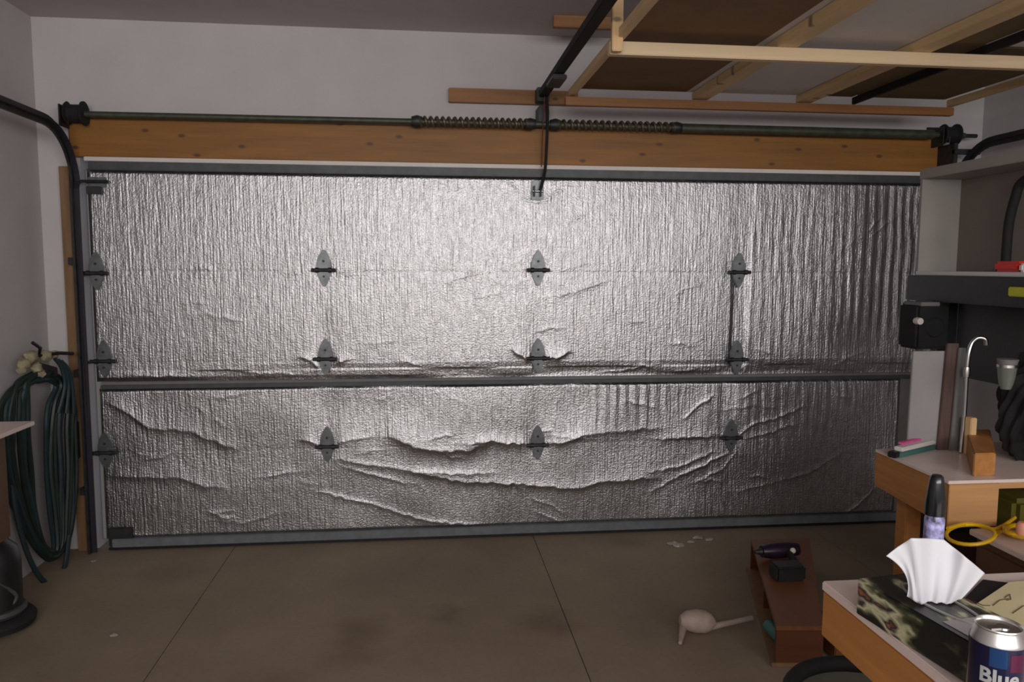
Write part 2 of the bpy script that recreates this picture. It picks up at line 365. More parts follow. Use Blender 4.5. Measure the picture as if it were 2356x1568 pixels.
def foil_sheet(name, x0, x1, zb, zt, nx, nz, label=None):
    u = np.linspace(0, 1, nx); v = np.linspace(0, 1, nz); U, V = np.meshgrid(u, v, indexing='ij')
    X = x0+(x1-x0)*U; B = zb(X) if callable(zb) else zb; T = zt(X) if callable(zt) else zt
    Z = B+(T-B)*V; H = foil_height(X, Z); edge = np.minimum(np.minimum(U*(x1-x0), (1-U)*(x1-x0)), np.minimum(V, 1-V)*.8)
    H = .004+(H-.004)*np.clip(edge/.015, 0, 1); H = np.maximum(H, .003)
    co = np.stack([X, .022-H, Z], -1).reshape(-1, 3).astype(np.float32)
    i, j = np.meshgrid(np.arange(nx-1), np.arange(nz-1), indexing='ij'); a = (i*nz+j).ravel()
    F = np.stack([a, a+nz, a+nz+1, a+1], 1).astype(np.int32)
    me = bpy.data.meshes.new(name); me.vertices.add(len(co)); me.vertices.foreach_set('co', co.ravel())
    me.loops.add(F.size); me.loops.foreach_set('vertex_index', F.ravel()); me.polygons.add(len(F)); me.polygons.foreach_set('loop_start', np.arange(0, F.size, 4, dtype=np.int32))
    me.update(); me.validate(); me.materials.append(M['foil'])
    me.polygons.foreach_set('use_smooth', np.ones(len(F), bool))
    o = bpy.data.objects.new(name, me); COL.objects.link(o); o.parent = door; o.matrix_parent_inverse = Matrix.Translation(-world_loc(door))
    if label: o['label'] = label
    return o
foil_sheet('foil_sheet', -.03, 4.76, .945, 2.09, 940, 236, 'upper sheet of crinkled silver foil')
foil_sheet('foil_sheet', -.02, 4.66, .06, .905, 920, 180, 'lower sheet of sagging wrinkled silver foil')
b = MB(); b.box(DX0, .04, .019, .0245, .06, 2.085); b.build('end_stile', 'lgrey', door, bevel=.003)
b = MB(); b.box(4.665, DX1, .0215, .024, .06, 2.085); b.build('end_stile', 'mgrey', door, bevel=.003)
# horizontal steel pieces
b = MB(); b.box(-.01, 4.78, -.02, .02, 2.083, 2.128); b.build('top_strut', 'strutd', door, bevel=.004)
b = MB(); b.box(-.03, 4.80, -.014, .02, 2.1285, 2.150); b.build('weather_strip', 'white', door, bevel=.002)
b = MB(); b.box(-.005, 4.77, -.006, .02, .906, .928); b.build('middle_strut', 'strutd', door, bevel=.003)
b = MB(); b.box(-.005, 4.77, .002, .02, .928, .944); b.build('strut_lip', 'mgrey', door, bevel=.003)
b = MB(); b.box(.02, 4.78, -.016, .02, .018, .066); b.build('bottom_rail', 'strut', door, bevel=.004)
b = MB(); b.box(.0, 4.80, -.012, .05, .0015, .018); b.build('bottom_seal', 'black', door, bevel=.003)
# hinges
def hinge(x, y, edge=False):
    c = at(x, y, 'Y', -.005); q = thing_part('hinge', c)
    s = 1.0
    def P(pts): return [(c.x+a*s, c.z+h*s) for a, h in pts]
    b = MB(); b.prism(P([(-.040, -.002), (-.040, .035), (-.030, .072), (-.012, .104), (0, .116), (.012, .104), (.030, .072), (.040, .035), (.040, -.002)]), -.013, .012)
    b.build('upper_leaf', 'galv', q, bevel=.003)
    b = MB(); b.prism(P([(-.042, -.006), (.042, -.006), (.022, -.062), (.006, -.090), (-.006, -.090), (-.022, -.062)]), -.013, .012)
    b.build('lower_leaf', 'galv', q, bevel=.003)
    b = MB(); b.tube([(c.x-.066, -.021, c.z), (c.x+.066, -.021, c.z)], .010, 10); b.tube([(c.x-.044, -.023, c.z), (c.x-.026, -.023, c.z)], .014, 10); b.tube([(c.x+.026, -.023, c.z), (c.x+.044, -.023, c.z)], .014, 10)
    b.build('hinge_pin', 'galvd', q, smooth=True)
    b = MB(); b.tube([(c.x, -.013, c.z+.05), (c.x, -.020, c.z+.05)], .007, 8); b.tube([(c.x, -.013, c.z-.035), (c.x, -.020, c.z-.035)], .006, 8); b.build('bolt', 'galvd', q)
    if edge:
        b = MB(); b.tube([(c.x-.02, -.012, c.z-.004), (-.075, -.03, c.z-.004)], .007, 8); b.lathe([(.004, -.008), (.022, -.008), (.022, .008), (.004, .008)], (-.078, -.03, c.z-.004), 14, 'X'); b.build('track_roller', 'galvd', q, smooth=True)
def thing_part(name, loc):
    o = bpy.data.objects.new(name, None); COL.objects.link(o); o.parent = door; o.matrix_parent_inverse = Matrix.Translation(-world_loc(door)); o.location = loc; o.empty_display_size = .03; return o
for i, (x, y) in enumerate(HINGES): hinge(x, y, i < 3)
# top roller bracket
tb = thing_part('top_roller_bracket', (.0, -.01, 2.0))
b = MB(); b.box(-.02, .075, -.006, .012, 1.99, 2.045); b.build('bracket_plate', 'galv', tb, bevel=.003)
b = MB(); b.box(-.02, .055, -.03, -.006, 1.955, 1.995); b.build('bracket_foot', 'galvd', tb, bevel=.003)
b = MB(); b.tube([(.095, -.03, 2.02), (-.075, -.03, 2.02)], .008, 8); b.lathe([(.004, -.009), (.023, -.009), (.023, .009), (.004, .009)], (-.078, -.03, 2.02), 14, 'X'); b.build('track_roller', 'galvd', tb, smooth=True)
bb = thing_part('bottom_bracket', (.03, -.01, .08))
b = MB(); b.box(.0, .13, -.008, .012, .022, .13); b.build('bracket_plate', 'galvd', bb, bevel=.004)
ob = thing_part('arm_bracket', (2.40, -.01, 1.98))
c = at(1237, 440, 'Y', -.02)
b = MB(); b.box(c.x-.035, c.x+.035, -.014, .012, c.z-.045, c.z+.06); b.build('bracket_plate', 'galv', ob, bevel=.004)
b = MB(); b.box(c.x-.024, c.x-.017, -.045, -.004, c.z-.03, c.z+.03); b.box(c.x+.012, c.x+.02, -.045, -.004, c.z-.03, c.z+.03); b.build('bracket_ear', 'galvd', ob, bevel=.002)
b = MB(); b.tube([(c.x-.03, -.035, c.z), (c.x+.03, -.035, c.z)], .006, 10); b.build('clevis_pin', 'chrome', ob, smooth=True)
ARMB = c.copy()

# ------------------------------------------------------------------ door hardware on the walls
def track(x, label, side):
    zc, R = 2.0, .305; t = thing('door_track', (x, -.04, 0), label, 'door track')
    pts = [(x, -.035, .01), (x, -.035, 1.0), (x, -.035, zc-.02)]
    for k in range(1, 13): a = math.pi/2*k/12; pts.append((x, -.035-R*(1-math.cos(a)), zc-.02+R*math.sin(a)))
    pts += [(x, -1.4, zc-.02+R+.005), (x, -3.2, zc+R)]
    b = MB(); b.ribbon([(p[0], p[1]-.018, p[2]) if i < 3 else p for i, p in enumerate(pts)], .012, .055); b.build('web', 'galvd', t)
    b = MB(); b.ribbon([(p[0]+side*.018, p[1]-.018, p[2]) if i < 3 else (p[0]+side*.018, p[1], p[2]) for i, p in enumerate(pts)], .026, .006); b.build('inner_lip', 'purple', t)
    for z in (.35, 1.0, 1.6):
        b = MB(); b.box(x-side*.045 if side > 0 else x+.006, x-.006 if side > 0 else x+.045, -.05, YF-.002, z-.02, z+.02); b.build('jamb_bracket', 'galvd', t, bevel=.002)
    return t
track(-.075, 'dark steel door track curving back beside the left wall', 1)
track(4.905, 'dark steel door track curving over the white shelf unit', -1)
b = MB(); b.box(-.108, -.088, -.004, YF-.001, 0.0, 2.10); tag(b.build('trim_3', 'purple', kind='structure'), 'thin dark purple weather seal along the left edge of the garage door', 'trim')

ts = thing('torsion_spring_shaft', (2.4, -.07, 2.37), 'long greenish steel torsion shaft with two coil springs above the wooden header', 'garage door spring')
b = MB(); b.tube([(-.08, -.075, 2.357), (2.4, -.075, 2.362), (4.92, -.075, 2.357)], .0165, 12); b.build('shaft', 'olive_steel', ts, smooth=True)
for s, (xa, xb) in enumerate(((1.72, 2.34), (2.48, 3.17))):
    n = 19; pts = [(xa+(xb-xa)*k/(n*10), -.075+.024*math.cos(2*math.pi*k/10), 2.362+.024*math.sin(2*math.pi*k/10)) for k in range(n*10+1)]
    b = MB(); b.tube(pts, .0085, 6); b.build('spring', 'springsteel', ts, smooth=True)
    for xx in (xa, xb): b = MB(); b.lathe([(.0, -.03), (.026, -.03), (.034, 0), (.026, .03), (0, .03)], (xx, -.075, 2.362), 16, 'X'); b.build('spring_cone', 'galvd', ts, smooth=True)
b = MB(); b.tube([(3.20, -.075, 2.36), (4.72, -.075, 2.358)], .027, 14); b.build('torsion_tube', 'olive_steel', ts, smooth=True)
for x in (-.055, 4.80):
    b = MB(); b.lathe([(.0, -.045), (.052, -.045), (.06, -.035), (.045, -.03), (.045, .03), (.062, .04), (.062, .048), (0, .048)], (x+.02, -.075, 2.36), 22, 'X'); b.build('cable_drum', 'blackmat', ts, smooth=True)
    b = MB(); b.box(x-.045, x-.038, -.12, YF-.001, 2.29, 2.40); b.box(x-.045, x+.03, YF-.012, YF-.001, 2.29, 2.42); b.build('end_bracket', 'galvd', ts, bevel=.002)
    b = MB(); b.tube([(x+.0, -.115, 2.36), (x+(-.005 if x < 1 else .03), -.03, .1)], .0018, 5); b.build('lift_cable', 'galvd', ts)
b = MB(); b.box(2.385, 2.44, -.09, YF-.001, 2.375, 2.46); b.build('centre_bracket', 'galvd', ts, bevel=.003)
b = MB(); b.tube([(4.8, -.07, 2.357), (5.0, -.07, 2.357)], .012, 8); b.build('shaft_end', 'galvd', ts)
b = MB(); b.box(4.80, 4.825, -.16, YF-.001, 2.17, 2.30); b.build('flag_bracket', 'galvd', ts, bevel=.003)
b = MB(); b.box(4.80, 4.96, -.17, -.14, 2.235, 2.265); b.build('track_angle', 'galvd', ts, bevel=.003)

hb = MB(); hb.box(1.895, 2.62, -.005, YF-.001, 2.486, 2.562); tag(hb.build('mounting_board', 'board_orange', bevel=.003), 'short orange wooden mounting board fixed on the wall above the springs', 'board')
op = thing('opener_rail', (2.41, -.06, 2.52), 'black garage door opener rail with thin arm reaching down to the foil door', 'door opener')
b = MB(); b.box(2.385, 2.435, -2.9, -.05, 2.505, 2.545); b.build('rail', 'blackmat', op, bevel=.004)
b = MB(); b.box(2.375, 2.445, -.09, -.006, 2.485, 2.56); b.build('header_bracket', 'galvd', op, bevel=.004)
b = MB(); b.box(2.375, 2.445, -.62, -.42, 2.48, 2.503); b.build('trolley', 'black', op, bevel=.004)
ax = at(1255, 215, 'Y', -.10)
b = MB(); b.tube(catmull([(2.42, -.13, 2.50), (2.433, -.10, 2.40), (2.428, -.075, 2.15), (ARMB.x+.028, -.05, ARMB.z+.07), (ARMB.x+.012, -.035, ARMB.z)]), .0085, 8); b.build('door_arm', 'blackmat', op, smooth=True)
b = MB(); b.tube([(2.41, -.14, 2.50), (2.405, -.10, 2.30), (2.402, -.09, 2.13)], .003, 6); b.build('release_cord', mat('dull_red_cord', (96, 44, 48), .8), op)

# ------------------------------------------------------------------ ceiling storage rack
rk = thing('storage_rack', (3.55, -1.4, 2.40), 'pale pine lumber rack hanging from the ceiling at the right', 'ceiling rack')
RX0, RX1 = 2.475, 4.60
for y0, m_, tk in ((-.42, 'board_orange', .042), (-1.37, 'pine_x', .050), (-2.75, 'pine_x', .05)):
    b = MB(); b.box(RX0, RX1, y0, y0+.04, 2.40, 2.40+tk); b.build('cross_rail', m_, rk, bevel=.003)
for x in (RX0+.022, RX1-.02):
    b = MB(); b.box(x-.0, x+.032, -2.9, -.378, 2.4505, 2.487); b.build('side_rail', 'pine_y', rk, bevel=.003)
for x in (3.15, 3.72): b = MB(); b.box(x, x+.085, -2.9, -.378, 2.4505, 2.487); b.build('joist', 'pine_y', rk, bevel=.003)
b = MB(); b.box(4.035, 4.055, -2.9, -.378, 2.4505, 2.487); b.build('joist', 'blackmat', rk, bevel=.003); rk.children[-1]['label'] = 'thin black bar'
for y in (-1.37, -2.75):
    for x in (RX0+.022, RX1-.03):
        b = MB(); b.box(x-.024, x+.018, y-.046, y-.0205+.001, 2.40, ZC-.001); b.build('hanger_post', 'pine_z', rk, bevel=.003)
b = MB(); b.box(RX0-.05, RX0+.30, -.33, -.29, ZC-.06, ZC-.001); b.build('ceiling_cleat', 'board_orange', rk, bevel=.003)
def sheet(x0, x1, y0, y1, m_, lab, z=2.488, t=.012):
    b = MB(); b.box(x0, x1, y0, y1, z, z+t); tag(b.build('board', m_), lab, 'board', 'boards lying on the ceiling rack')
sheet(2.53, 3.115, -2.85, -.39, 'hard', 'wide brown hardboard sheet on the left half of the ceiling rack')
sheet(3.118, 3.745, -2.85, -.39, 'melamine', 'white panel lying between two joists of the ceiling rack')
sheet(3.748, 4.03, -2.85, -.39, 'olive', 'narrow olive brown panel on the ceiling rack left of the thin black bar')
sheet(4.06, 4.56, -1.34, -.39, 'olive', 'dark olive brown panel in the far right bay of the ceiling rack')
sheet(4.06, 4.56, -2.85, -1.36, 'melamine', 'white panel in the near right bay of the ceiling rack')

# ------------------------------------------------------------------ left side: hose, bench, vacuum
def hp(u, v, off=0):
    "point on the slanted vertical plane in which the hose coil hangs in the corner"
    A = Vector((-.215, -.42)); B = Vector((-.115, -.075)); d = fw+rt*((u-1178)/FPX)-up*((v-784)/FPX)
    n = Vector((-(B-A).y, (B-A).x)); t = n.dot(A-Vector((CAM.x, CAM.y)))/n.dot(Vector((d.x, d.y))); p = CAM+d*t; p.x += off; return p
hs = thing('garden_hose', hp(100, 1290), 'dark green garden hose coiled on the left wall beside the garage door', 'hose')
rr = random.Random(3)
def strand(b, o, dep, top, r):
    pts = [(92, 868-top), (70, 872-top), (44-o*.45, 892-top), (34-o, 940), (33-o, 1010), (40-o*.9, 1090), (60-o*.6, 1170), (88-o*.3, 1240+abs(o)*.3), (118, 1278+o*.25), (140+o*.5, 1250), (146+o*.8, 1180), (144+o, 1080), (142+o, 990), (146+o*.9, 930), (143+o*.3, 893-top), (120, 870-top)]
    b.tube(catmull([hp(u+rr.uniform(-2.5, 2.5), v+rr.uniform(-3, 3), dep+rr.uniform(-.006, .006)) for u, v in pts], 6, True), r, 7, True)
for k in range(12):
    b = MB(); strand(b, -33+k*6.0, rr.uniform(-.015, .02), rr.uniform(-8, 12), .0125)
    b.build('hose_loop', 'greenhose' if k % 3 else 'bluehose', hs, smooth=True)
b = MB(); b.tube(catmull([hp(30, 1000), hp(28, 1110), hp(34, 1210, .02), hp(50, 1300, .05), hp(78, 1348, .07), hp(112, 1338, .05), hp(136, 1300, .03), hp(150, 1230, .02)], 8), .0125, 8); b.build('hose_loop', 'bluehose', hs, smooth=True)
for k in range(3):
    b = MB(); b.tube(catmull([hp(112+k*7, 824+k*3, .03), hp(122+k*7, 850, .045), hp(128+k*9, 890, .045), hp(118+k*18, 950, .035)], 6), .010, 7); b.build('hose_strand', 'bluehose', hs, smooth=True)
hk = thing('hose_hanger', hp(92, 820), 'tan cloth-wrapped hanger with black hooks holding the green hose', 'hose hanger')
b = MB(); c0 = hp(60, 832)
for (u, v, s) in ((45, 835, .04), (60, 820, .045), (75, 845, .04), (95, 818, .04), (115, 815, .03), (40, 850, .03), (85, 858, .028)):
    q = hp(u, v, .02); bmesh.ops.create_icosphere(b.b, subdivisions=2, radius=s, matrix=Matrix.Translation(q) @ Matrix.Diagonal((.7, 1, .75, 1)))
for vtx in b.b.verts: vtx.co += Vector((rr.uniform(-.004, .004), rr.uniform(-.004, .004), rr.uniform(-.005, .005)))
b.build('cloth_wrap', 'tan', hk, smooth=True)
b = MB(); b.tube([hp(50, 788, .05), hp(68, 800, .05), hp(80, 815, .02), hp(60, 830, -.02)], .009, 8); b.build('hook', 'black', hk, smooth=True)
b = MB(); b.tube([hp(80, 818, .02), hp(112, 812, .05), hp(140, 813, .06)], .009, 8); b.build('hook', 'black', hk, smooth=True)
b = MB(); b.tube([hp(75, 840, .03), hp(98, 850, .06), hp(102, 862, .05)], .014, 8); b.build('strap', 'blackmat', hk, smooth=True)
b = MB(); q = at(178, 1015, 'Y', -.03); b.box(q.x-.04, q.x+.0, -.02, YF-.001, q.z-.10, q.z+.11); tag(b.build('door_latch', 'blackmat', bevel=.006), 'small black side latch on the jamb between hose and foil door', 'latch')

lt = thing('side_bench', (-.1, -1.1, 0), 'small pale-topped side bench with brown cabinet at the left edge', 'bench')
b = MB(); b.box(XL+.001, .055, -2.1, -.845, .882, .900); b.build('bench_top', 'laminate', lt, bevel=.003)
b = MB(); b.box(XL+.001, .0, -2.1, -.98, .43, .8815); b.build('cabinet', 'dkwood', lt, bevel=.004)
b = MB(); b.box(XL+.001, XL+.04, -2.05, -1.95, 0, .43); b.build('leg', 'dkwood', lt); b = MB(); b.box(XL+.001, XL+.04, -1.05, -.99, 0, .43); b.build('leg', 'dkwood', lt)
b = MB(); b.box(.0005, .006, -1.5, -1.02, .46, .86); b.build('cabinet_door', 'dkwood', lt, bevel=.002)
vc = thing('canister_vacuum', (-.12, -.90, 0), 'black round-based canister vacuum standing on the floor under the side bench', 'vacuum')
VX, VY = -.115, -.93
b = MB(); b.lathe([(.0, .012), (.13, .012), (.155, .02), (.16, .045), (.15, .06), (.12, .07), (0, .07)], (VX, VY, 0), 32); b.build('base', 'blackmat', vc, smooth=True)
b = MB(); b.lathe([(.0, .071), (.115, .071), (.125, .085), (.118, .10), (.1, .105), (0, .105)], (VX, VY, 0), 32); b.build('rim', 'dgrey', vc, smooth=True)
b = MB(); b.lathe([(.0, .106), (.11, .106), (.112, .30), (.10, .36), (.06, .40), (0, .405)], (VX, VY, 0), 32); b.build('tank', 'black', vc, smooth=True)
for k in range(3):
    a = k*2.1+.5; b = MB(); b.lathe([(.002, -.01), (.012, -.01), (.012, .01), (.002, .01)], (VX+.11*math.cos(a), VY+.11*math.sin(a), .0125), 12, 'X'); b.build('caster', 'black', vc)
b = MB(); b.tube(catmull([(VX+.08, VY-.05, .11), (VX+.11, VY-.03, .16), (VX+.06, VY-.09, .25)], 6), .008, 7); b.build('cord', 'dgrey', vc, smooth=True)

# ------------------------------------------------------------------ right rear: shelf unit and what stands under it
SY, SX, SB, SE = -.60, 4.305, 4.52, -2.3
su = thing('shelf_unit', (4.4, -1.2, 0), 'white open wall shelf over a black shelf board at the right of the foil door', 'shelf')
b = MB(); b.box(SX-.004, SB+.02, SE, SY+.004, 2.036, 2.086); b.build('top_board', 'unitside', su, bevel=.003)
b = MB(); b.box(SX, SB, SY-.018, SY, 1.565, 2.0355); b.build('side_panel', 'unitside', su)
b = MB(); b.box(SB+.001, SB+.016, SE, SY, 1.40, 2.0355); b.build('back_panel', 'shaded_back', su)
b = MB(); b.box(SX, SB, SE, SY, 1.545, 1.5645); b.build('bottom_board', 'melamine', su, bevel=.002)
b = MB(); b.box(SX-.04, SB, SE, SY+.01, 1.415, 1.544); b.build('black_shelf', 'black', su, bevel=.005)
for y in (SY-.05, SE):
    b = MB(); b.box(SB-.05, SB, y, y+.05, 0, 1.414); b.build('post', 'blackmat', su)
b = MB(); b.box(SB+.0005, SB+.012, -1.12, -.65, 1.02, 1.399); b.build('grey_backboard', 'dgrey', su)
b = MB(); b.box(SB+.0005, SB+.012, -2.2, -1.122, .81, 1.399); b.build('dark_backboard', 'blackmat', su)
q = [at(2353, 418, 'X', 4.42), at(2336, 455, 'X', 4.42), at(2322, 510, 'X', 4.42), at(2316, 570, 'X', 4.42), at(2313, 626, 'X', 4.42)]
lm = thing('curved_lamp_arm', (4.42, q[-1].y, 1.565), 'thick black curved arm rising inside the white open shelf', 'lamp arm')
b = MB(); b.tube(catmull([Vector((4.42, q[0].y-.35, q[0].z+.02)), Vector((4.42, q[0].y-.15, q[0].z+.03))]+q[:-1]+[Vector((4.42, q[-1].y, 1.585))], 8), .021, 12); b.build('arm', 'blackmat', lm, smooth=True)
b = MB(); b.lathe([(0, 0), (.05, 0), (.05, .012), (.03, .02), (0, .02)], (4.42, q[-1].y, 1.5655), 24); b.build('base', 'black', lm, smooth=True)
c = at(2322, 622, 'X', 4.32)
rd = thing('tape_dispenser', (c.x, c.y, 1.5655), 'red and white plastic tape dispenser on the edge of the white shelf', 'tape dispenser')
b = MB(); b.box(c.x-.02, c.x+.03, c.y-.075, c.y+.075, 1.5655, 1.612); b.build('body', 'red', rd, bevel=.012, smooth=True)
b = MB(); b.box(c.x-.022, c.x+.028, c.y-.105, c.y-.0755, 1.5655, 1.603); b.build('white_end', 'white', rd, bevel=.008, smooth=True)
c = at(2345, 668, 'X', SX-.046)
b = MB(); b.box(c.x-.008, c.x+.0055, c.y-.12, c.y+.055, 1.462, 1.502); tag(b.build('spirit_level', 'lime', bevel=.004), 'lime yellow tool stuck on the face of the black shelf', 'level')
# hanging black device
sp = thing('speaker', (4.25, -.8, 1.414), 'black boxy speaker with white knob hanging under the black shelf', 'speaker')
p0, p1 = at(2108, 696, 'Y', -.85), at(2182, 803, 'Y', -.85)
b = MB(); b.box(p0.x+.01, p1.x, -.85, -.70, p1.z, 1.405); b.build('body', 'blackmat', sp, bevel=.012, smooth=True)
b = MB(); b.box(p0.x+.02, p0.x+.12, -.86, -.72, 1.3955, 1.4145); b.build('bracket', 'mgrey', sp, bevel=.003)
c = at(2107, 738, 'Y', -.86); b = MB(); b.lathe([(0, -.025), (.016, -.025), (.019, 0), (.016, .012), (0, .012)], (c.x+.008, c.y, c.z), 18, 'Y'); b.build('knob', 'white', sp, smooth=True)
b = MB(); b.lathe([(0, -.006), (.045, -.006), (.05, 0), (0, .0)], ((p0.x+p1.x)/2+.01, -.851, (p1.z+1.40)/2), 24, 'Y'); b.build('speaker_cone', 'blackmat', sp, smooth=True)

# workbench
BZ, BX, BY0, BY1 = .80, 3.672, -1.80, -1.30
wb = thing('workbench', (4.1, -1.55, 0), 'orange wooden workbench end with pale laminate top by the foil door', 'workbench')
b = MB(); b.hexa([(BX, BY0, BZ-.012), (4.46, BY0, BZ-.012), (4.46, BY1+.1, BZ-.012), (BX+.02, BY1, BZ-.012), (BX, BY0, BZ), (4.46, BY0, BZ), (4.46, BY1+.1, BZ), (BX+.02, BY1, BZ)]); b.build('bench_top', 'laminate', wb, bevel=.002)
b = MB(); b.hexa([(BX+.002, BY0+.001, .625), (BX+.20, BY0+.001, .625), (BX+.22, BY1, .64), (BX+.022, BY1, .64), (BX+.002, BY0+.001, BZ-.0125), (BX+.20, BY0+.001, BZ-.0125), (BX+.22, BY1, BZ-.0125), (BX+.022, BY1, BZ-.0125)]); b.build('end_box', 'edge_or', wb, bevel=.003)
b = MB(); b.box(BX+.001, BX+.2, BY0-.006, BY0+.0005, .625, BZ-.0125); b.build('front_panel', 'edge_orx', wb, bevel=.002)
b = MB(); b.box(BX+.201, 4.46, BY0+.001, BY0+.02, .765, BZ-.0125); b.build('front_edge', 'edge_orx', wb, bevel=.002)
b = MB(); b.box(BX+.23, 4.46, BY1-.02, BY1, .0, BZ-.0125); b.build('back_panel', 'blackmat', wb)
b = MB(); b.box(BX+.07, BX+.14, -1.46, -1.39, 0, .62); b.build('leg', 'edge_or', wb, bevel=.004)
b = MB(); b.box(BX+.21, 4.44, BY0+.02, BY1-.021, .40, .42); b.build('lower_shelf', 'dkwood', wb)
b = MB(); b.box(4.39, 4.46, -1.78, -1.71, 0, .76); b.build('leg', 'edge_or', wb, bevel=.004)
c = at(2345, 1150, 'Y', -1.72); b = MB(); b.box(c.x-.03, c.x+.12, -1.74, -1.58, .4205, .70); tag(b.build('storage_tub', mat('olive_plastic', (92, 84, 22), .5), bevel=.02, smooth=True), 'olive yellow tub in the dark gap under the workbench top', 'tub')
# block on the bench
a0, a1 = at(2238, 1096, 'Z', BZ), at(2292, 1096, 'Z', BZ); h = at(2290, 1043, 'Y', a1.y).z
f0 = at(2222, 988, 'Z', h); f1 = at(2272, 985, 'Z', h); 
b = MB(); b.hexa([(a0.x, a0.y, BZ+.0005), (a1.x, a0.y, BZ+.0005), (f1.x, f0.y, BZ+.0005), (f0.x, f0.y, BZ+.0005), (a0.x, a0.y, h), (a1.x, a0.y, h), (f1.x, f0.y, h), (f0.x, f0.y, h)])
tag(b.build('wood_block', 'edge_or', bevel=.004), 'upright orange wood block standing on the workbench corner', 'wood block')
# foil tape / pink roll box
c0, c1 = at(2060, 1040, 'Z', BZ+.02), at(2162, 1016, 'Z', BZ+.02)
kt = thing('foil_tape_box', ((c0+c1)/2), 'long pink, white and black package lying on the bench corner by the foil', 'package'); d = (c1-c0).normalized(); nrm = Vector((-d.y, d.x, 0))
def slab(p, q, w, z0, z1):
    return [p-nrm*w+Vector((0, 0, z0-p.z)), q-nrm*w+Vector((0, 0, z0-q.z)), q+nrm*w+Vector((0, 0, z0-q.z)), p+nrm*w+Vector((0, 0, z0-p.z)), p-nrm*w+Vector((0, 0, z1-p.z)), q-nrm*w+Vector((0, 0, z1-q.z)), q+nrm*w+Vector((0, 0, z1-q.z)), p+nrm*w+Vector((0, 0, z1-p.z))]
b = MB(); b.hexa(slab(c0, c1, .022, BZ+.0005, BZ+.022)); b.build('body', 'teal', kt, bevel=.002)
b = MB(); b.hexa(slab(c0+d*.02, c1-d*.01, .020, BZ+.0225, BZ+.040)); b.build('white_tube', 'white', kt, bevel=.004)
b = MB(); b.hexa(slab(c0+d*.07+nrm*.02, c1-d*.04+nrm*.02, .010, BZ+.0405, BZ+.050)); b.build('pink_flap', 'pink', kt, bevel=.002)
for s in (c0, c1):
    b = MB(); b.hexa(slab(s-d*.03, s+d*.008, .018, BZ+.0008, BZ+.026)); b.build('end_cap', 'black', kt, bevel=.004)
# tall pieces leaning behind the bench
def tall(name, u0, u1, v0, v1, y, m_, lab, cat, th=.012, lean=.0, u0t=None, u1t=None):
    p, q = at(u0, v1, 'Y', y), at(u1, v1, 'Y', y); z1 = at(u0, v0, 'Y', y).z
    pt, qt = at(u0t or u0, v0, 'Y', y+lean), at(u1t or u1, v0, 'Y', y+lean)
    b = MB(); b.hexa([(p.x, y, BZ+.0005), (q.x, y, BZ+.0005), (q.x, y+th, BZ+.0005), (p.x, y+th, BZ+.0005), (pt.x, y+lean, z1), (qt.x, y+lean, z1), (qt.x, y+th+lean, z1), (pt.x, y+th+lean, z1)])
    return tag(b.build(name, m_, bevel=.002), lab, cat)
tall('panel', 2088, 2155, 808, 1012, -1.33, 'lgrey', 'light grey panel standing upright at the back of the workbench', 'panel', u0t=2102, u1t=2178)
tall('plank', 2158, 2185, 790, 1012, -1.345, 'brownstrip', 'dark brown upright plank right of the light grey panel', 'plank', u0t=2180, u1t=2207)
tall('plank', 2187, 2213, 800, 1012, -1.36, 'mgrey', 'grey upright plank left of the chrome hooked rod', 'plank', u0t=2208, u1t=2224)
rod = [at(2212, 1012, 'Y', -1.40), at(2219, 950, 'Y', -1.40), at(2224, 860, 'Y', -1.40), at(2229, 812, 'Y', -1.40), at(2236, 790, 'Y', -1.40), at(2250, 777, 'Y', -1.41), at(2266, 780, 'Y', -1.42), at(2269, 793, 'Y', -1.42)]
rod[0].z = BZ+.004
cr = thing('hooked_rod', rod[0], 'chrome rod with hooked top standing on the workbench', 'rod')
b = MB(); b.tube(catmull(rod, 6), .009, 10); b.build('rod', 'chrome', cr, smooth=True)
p = at(2224, 855, 'Y', -1.40); b = MB(); b.lathe([(.0, -.02), (.013, -.02), (.015, 0), (.013, .02), (0, .02)], p, 16); b.build('collar', 'alu', cr, smooth=True)
b = MB(); p = at(2229, 985, 'Y', -1.42); b.box(p.x-.014, p.x+.014, -1.45, -1.412, BZ+.0005, p.z+.05); tag(b.build('wood_peg', 'pine_z', bevel=.003), 'small pale upright wooden peg at the foot of the chrome rod', 'peg')
# black bag
bg = thing('black_bag', (4.25, -1.55, BZ), 'slumped black cloth bag on the workbench under the black shelf', 'bag')
b = MB(); pc = at(2325, 950, 'Y', -1.52); nr = []
bmesh.ops.create_icosphere(b.b, subdivisions=5, radius=1)
for v in b.b.verts:
    n = v.co.copy(); z = n.z; wx = .15*(1-.3*max(z, 0)); v.co = Vector((n.x*wx, n.y*.10, z*.235))
    v.co += n*(.012*math.sin(n.x*9+n.z*6)+.008*math.sin(n.y*17+n.z*11)+.006*math.sin(n.x*23-n.z*8))
    v.co += Vector((pc.x+.09, -1.55, BZ+.22)); v.co.z = max(v.co.z, BZ+.001)
b.build('bag_body', 'cloth', bg, smooth=True)
b = MB(); b.tube(catmull([(pc.x-.02, -1.61, BZ+.42), (pc.x+.02, -1.66, BZ+.30), (pc.x+.0, -1.665, BZ+.18), (pc.x-.03, -1.65, BZ+.10)], 8), .010, 8); b.build('strap', 'blackmat', bg, smooth=True)
jr = thing('glass_jar', (4.1, -1.7, 1.0), 'grey jar with metal bands hooked in front of the black bag', 'jar')
p = at(2316, 862, 'Y', -1.66)
b = MB(); b.lathe([(.0, -.055), (.018, -.055), (.026, -.03), (.031, .0), (.034, .03), (0, .03)], p, 20); b.build('body', 'jar', jr, smooth=True)
b = MB(); b.lathe([(.0, .0305), (.036, .0305), (.036, .041), (0, .041)], p, 20); b.build('band', 'alu', jr, smooth=True)
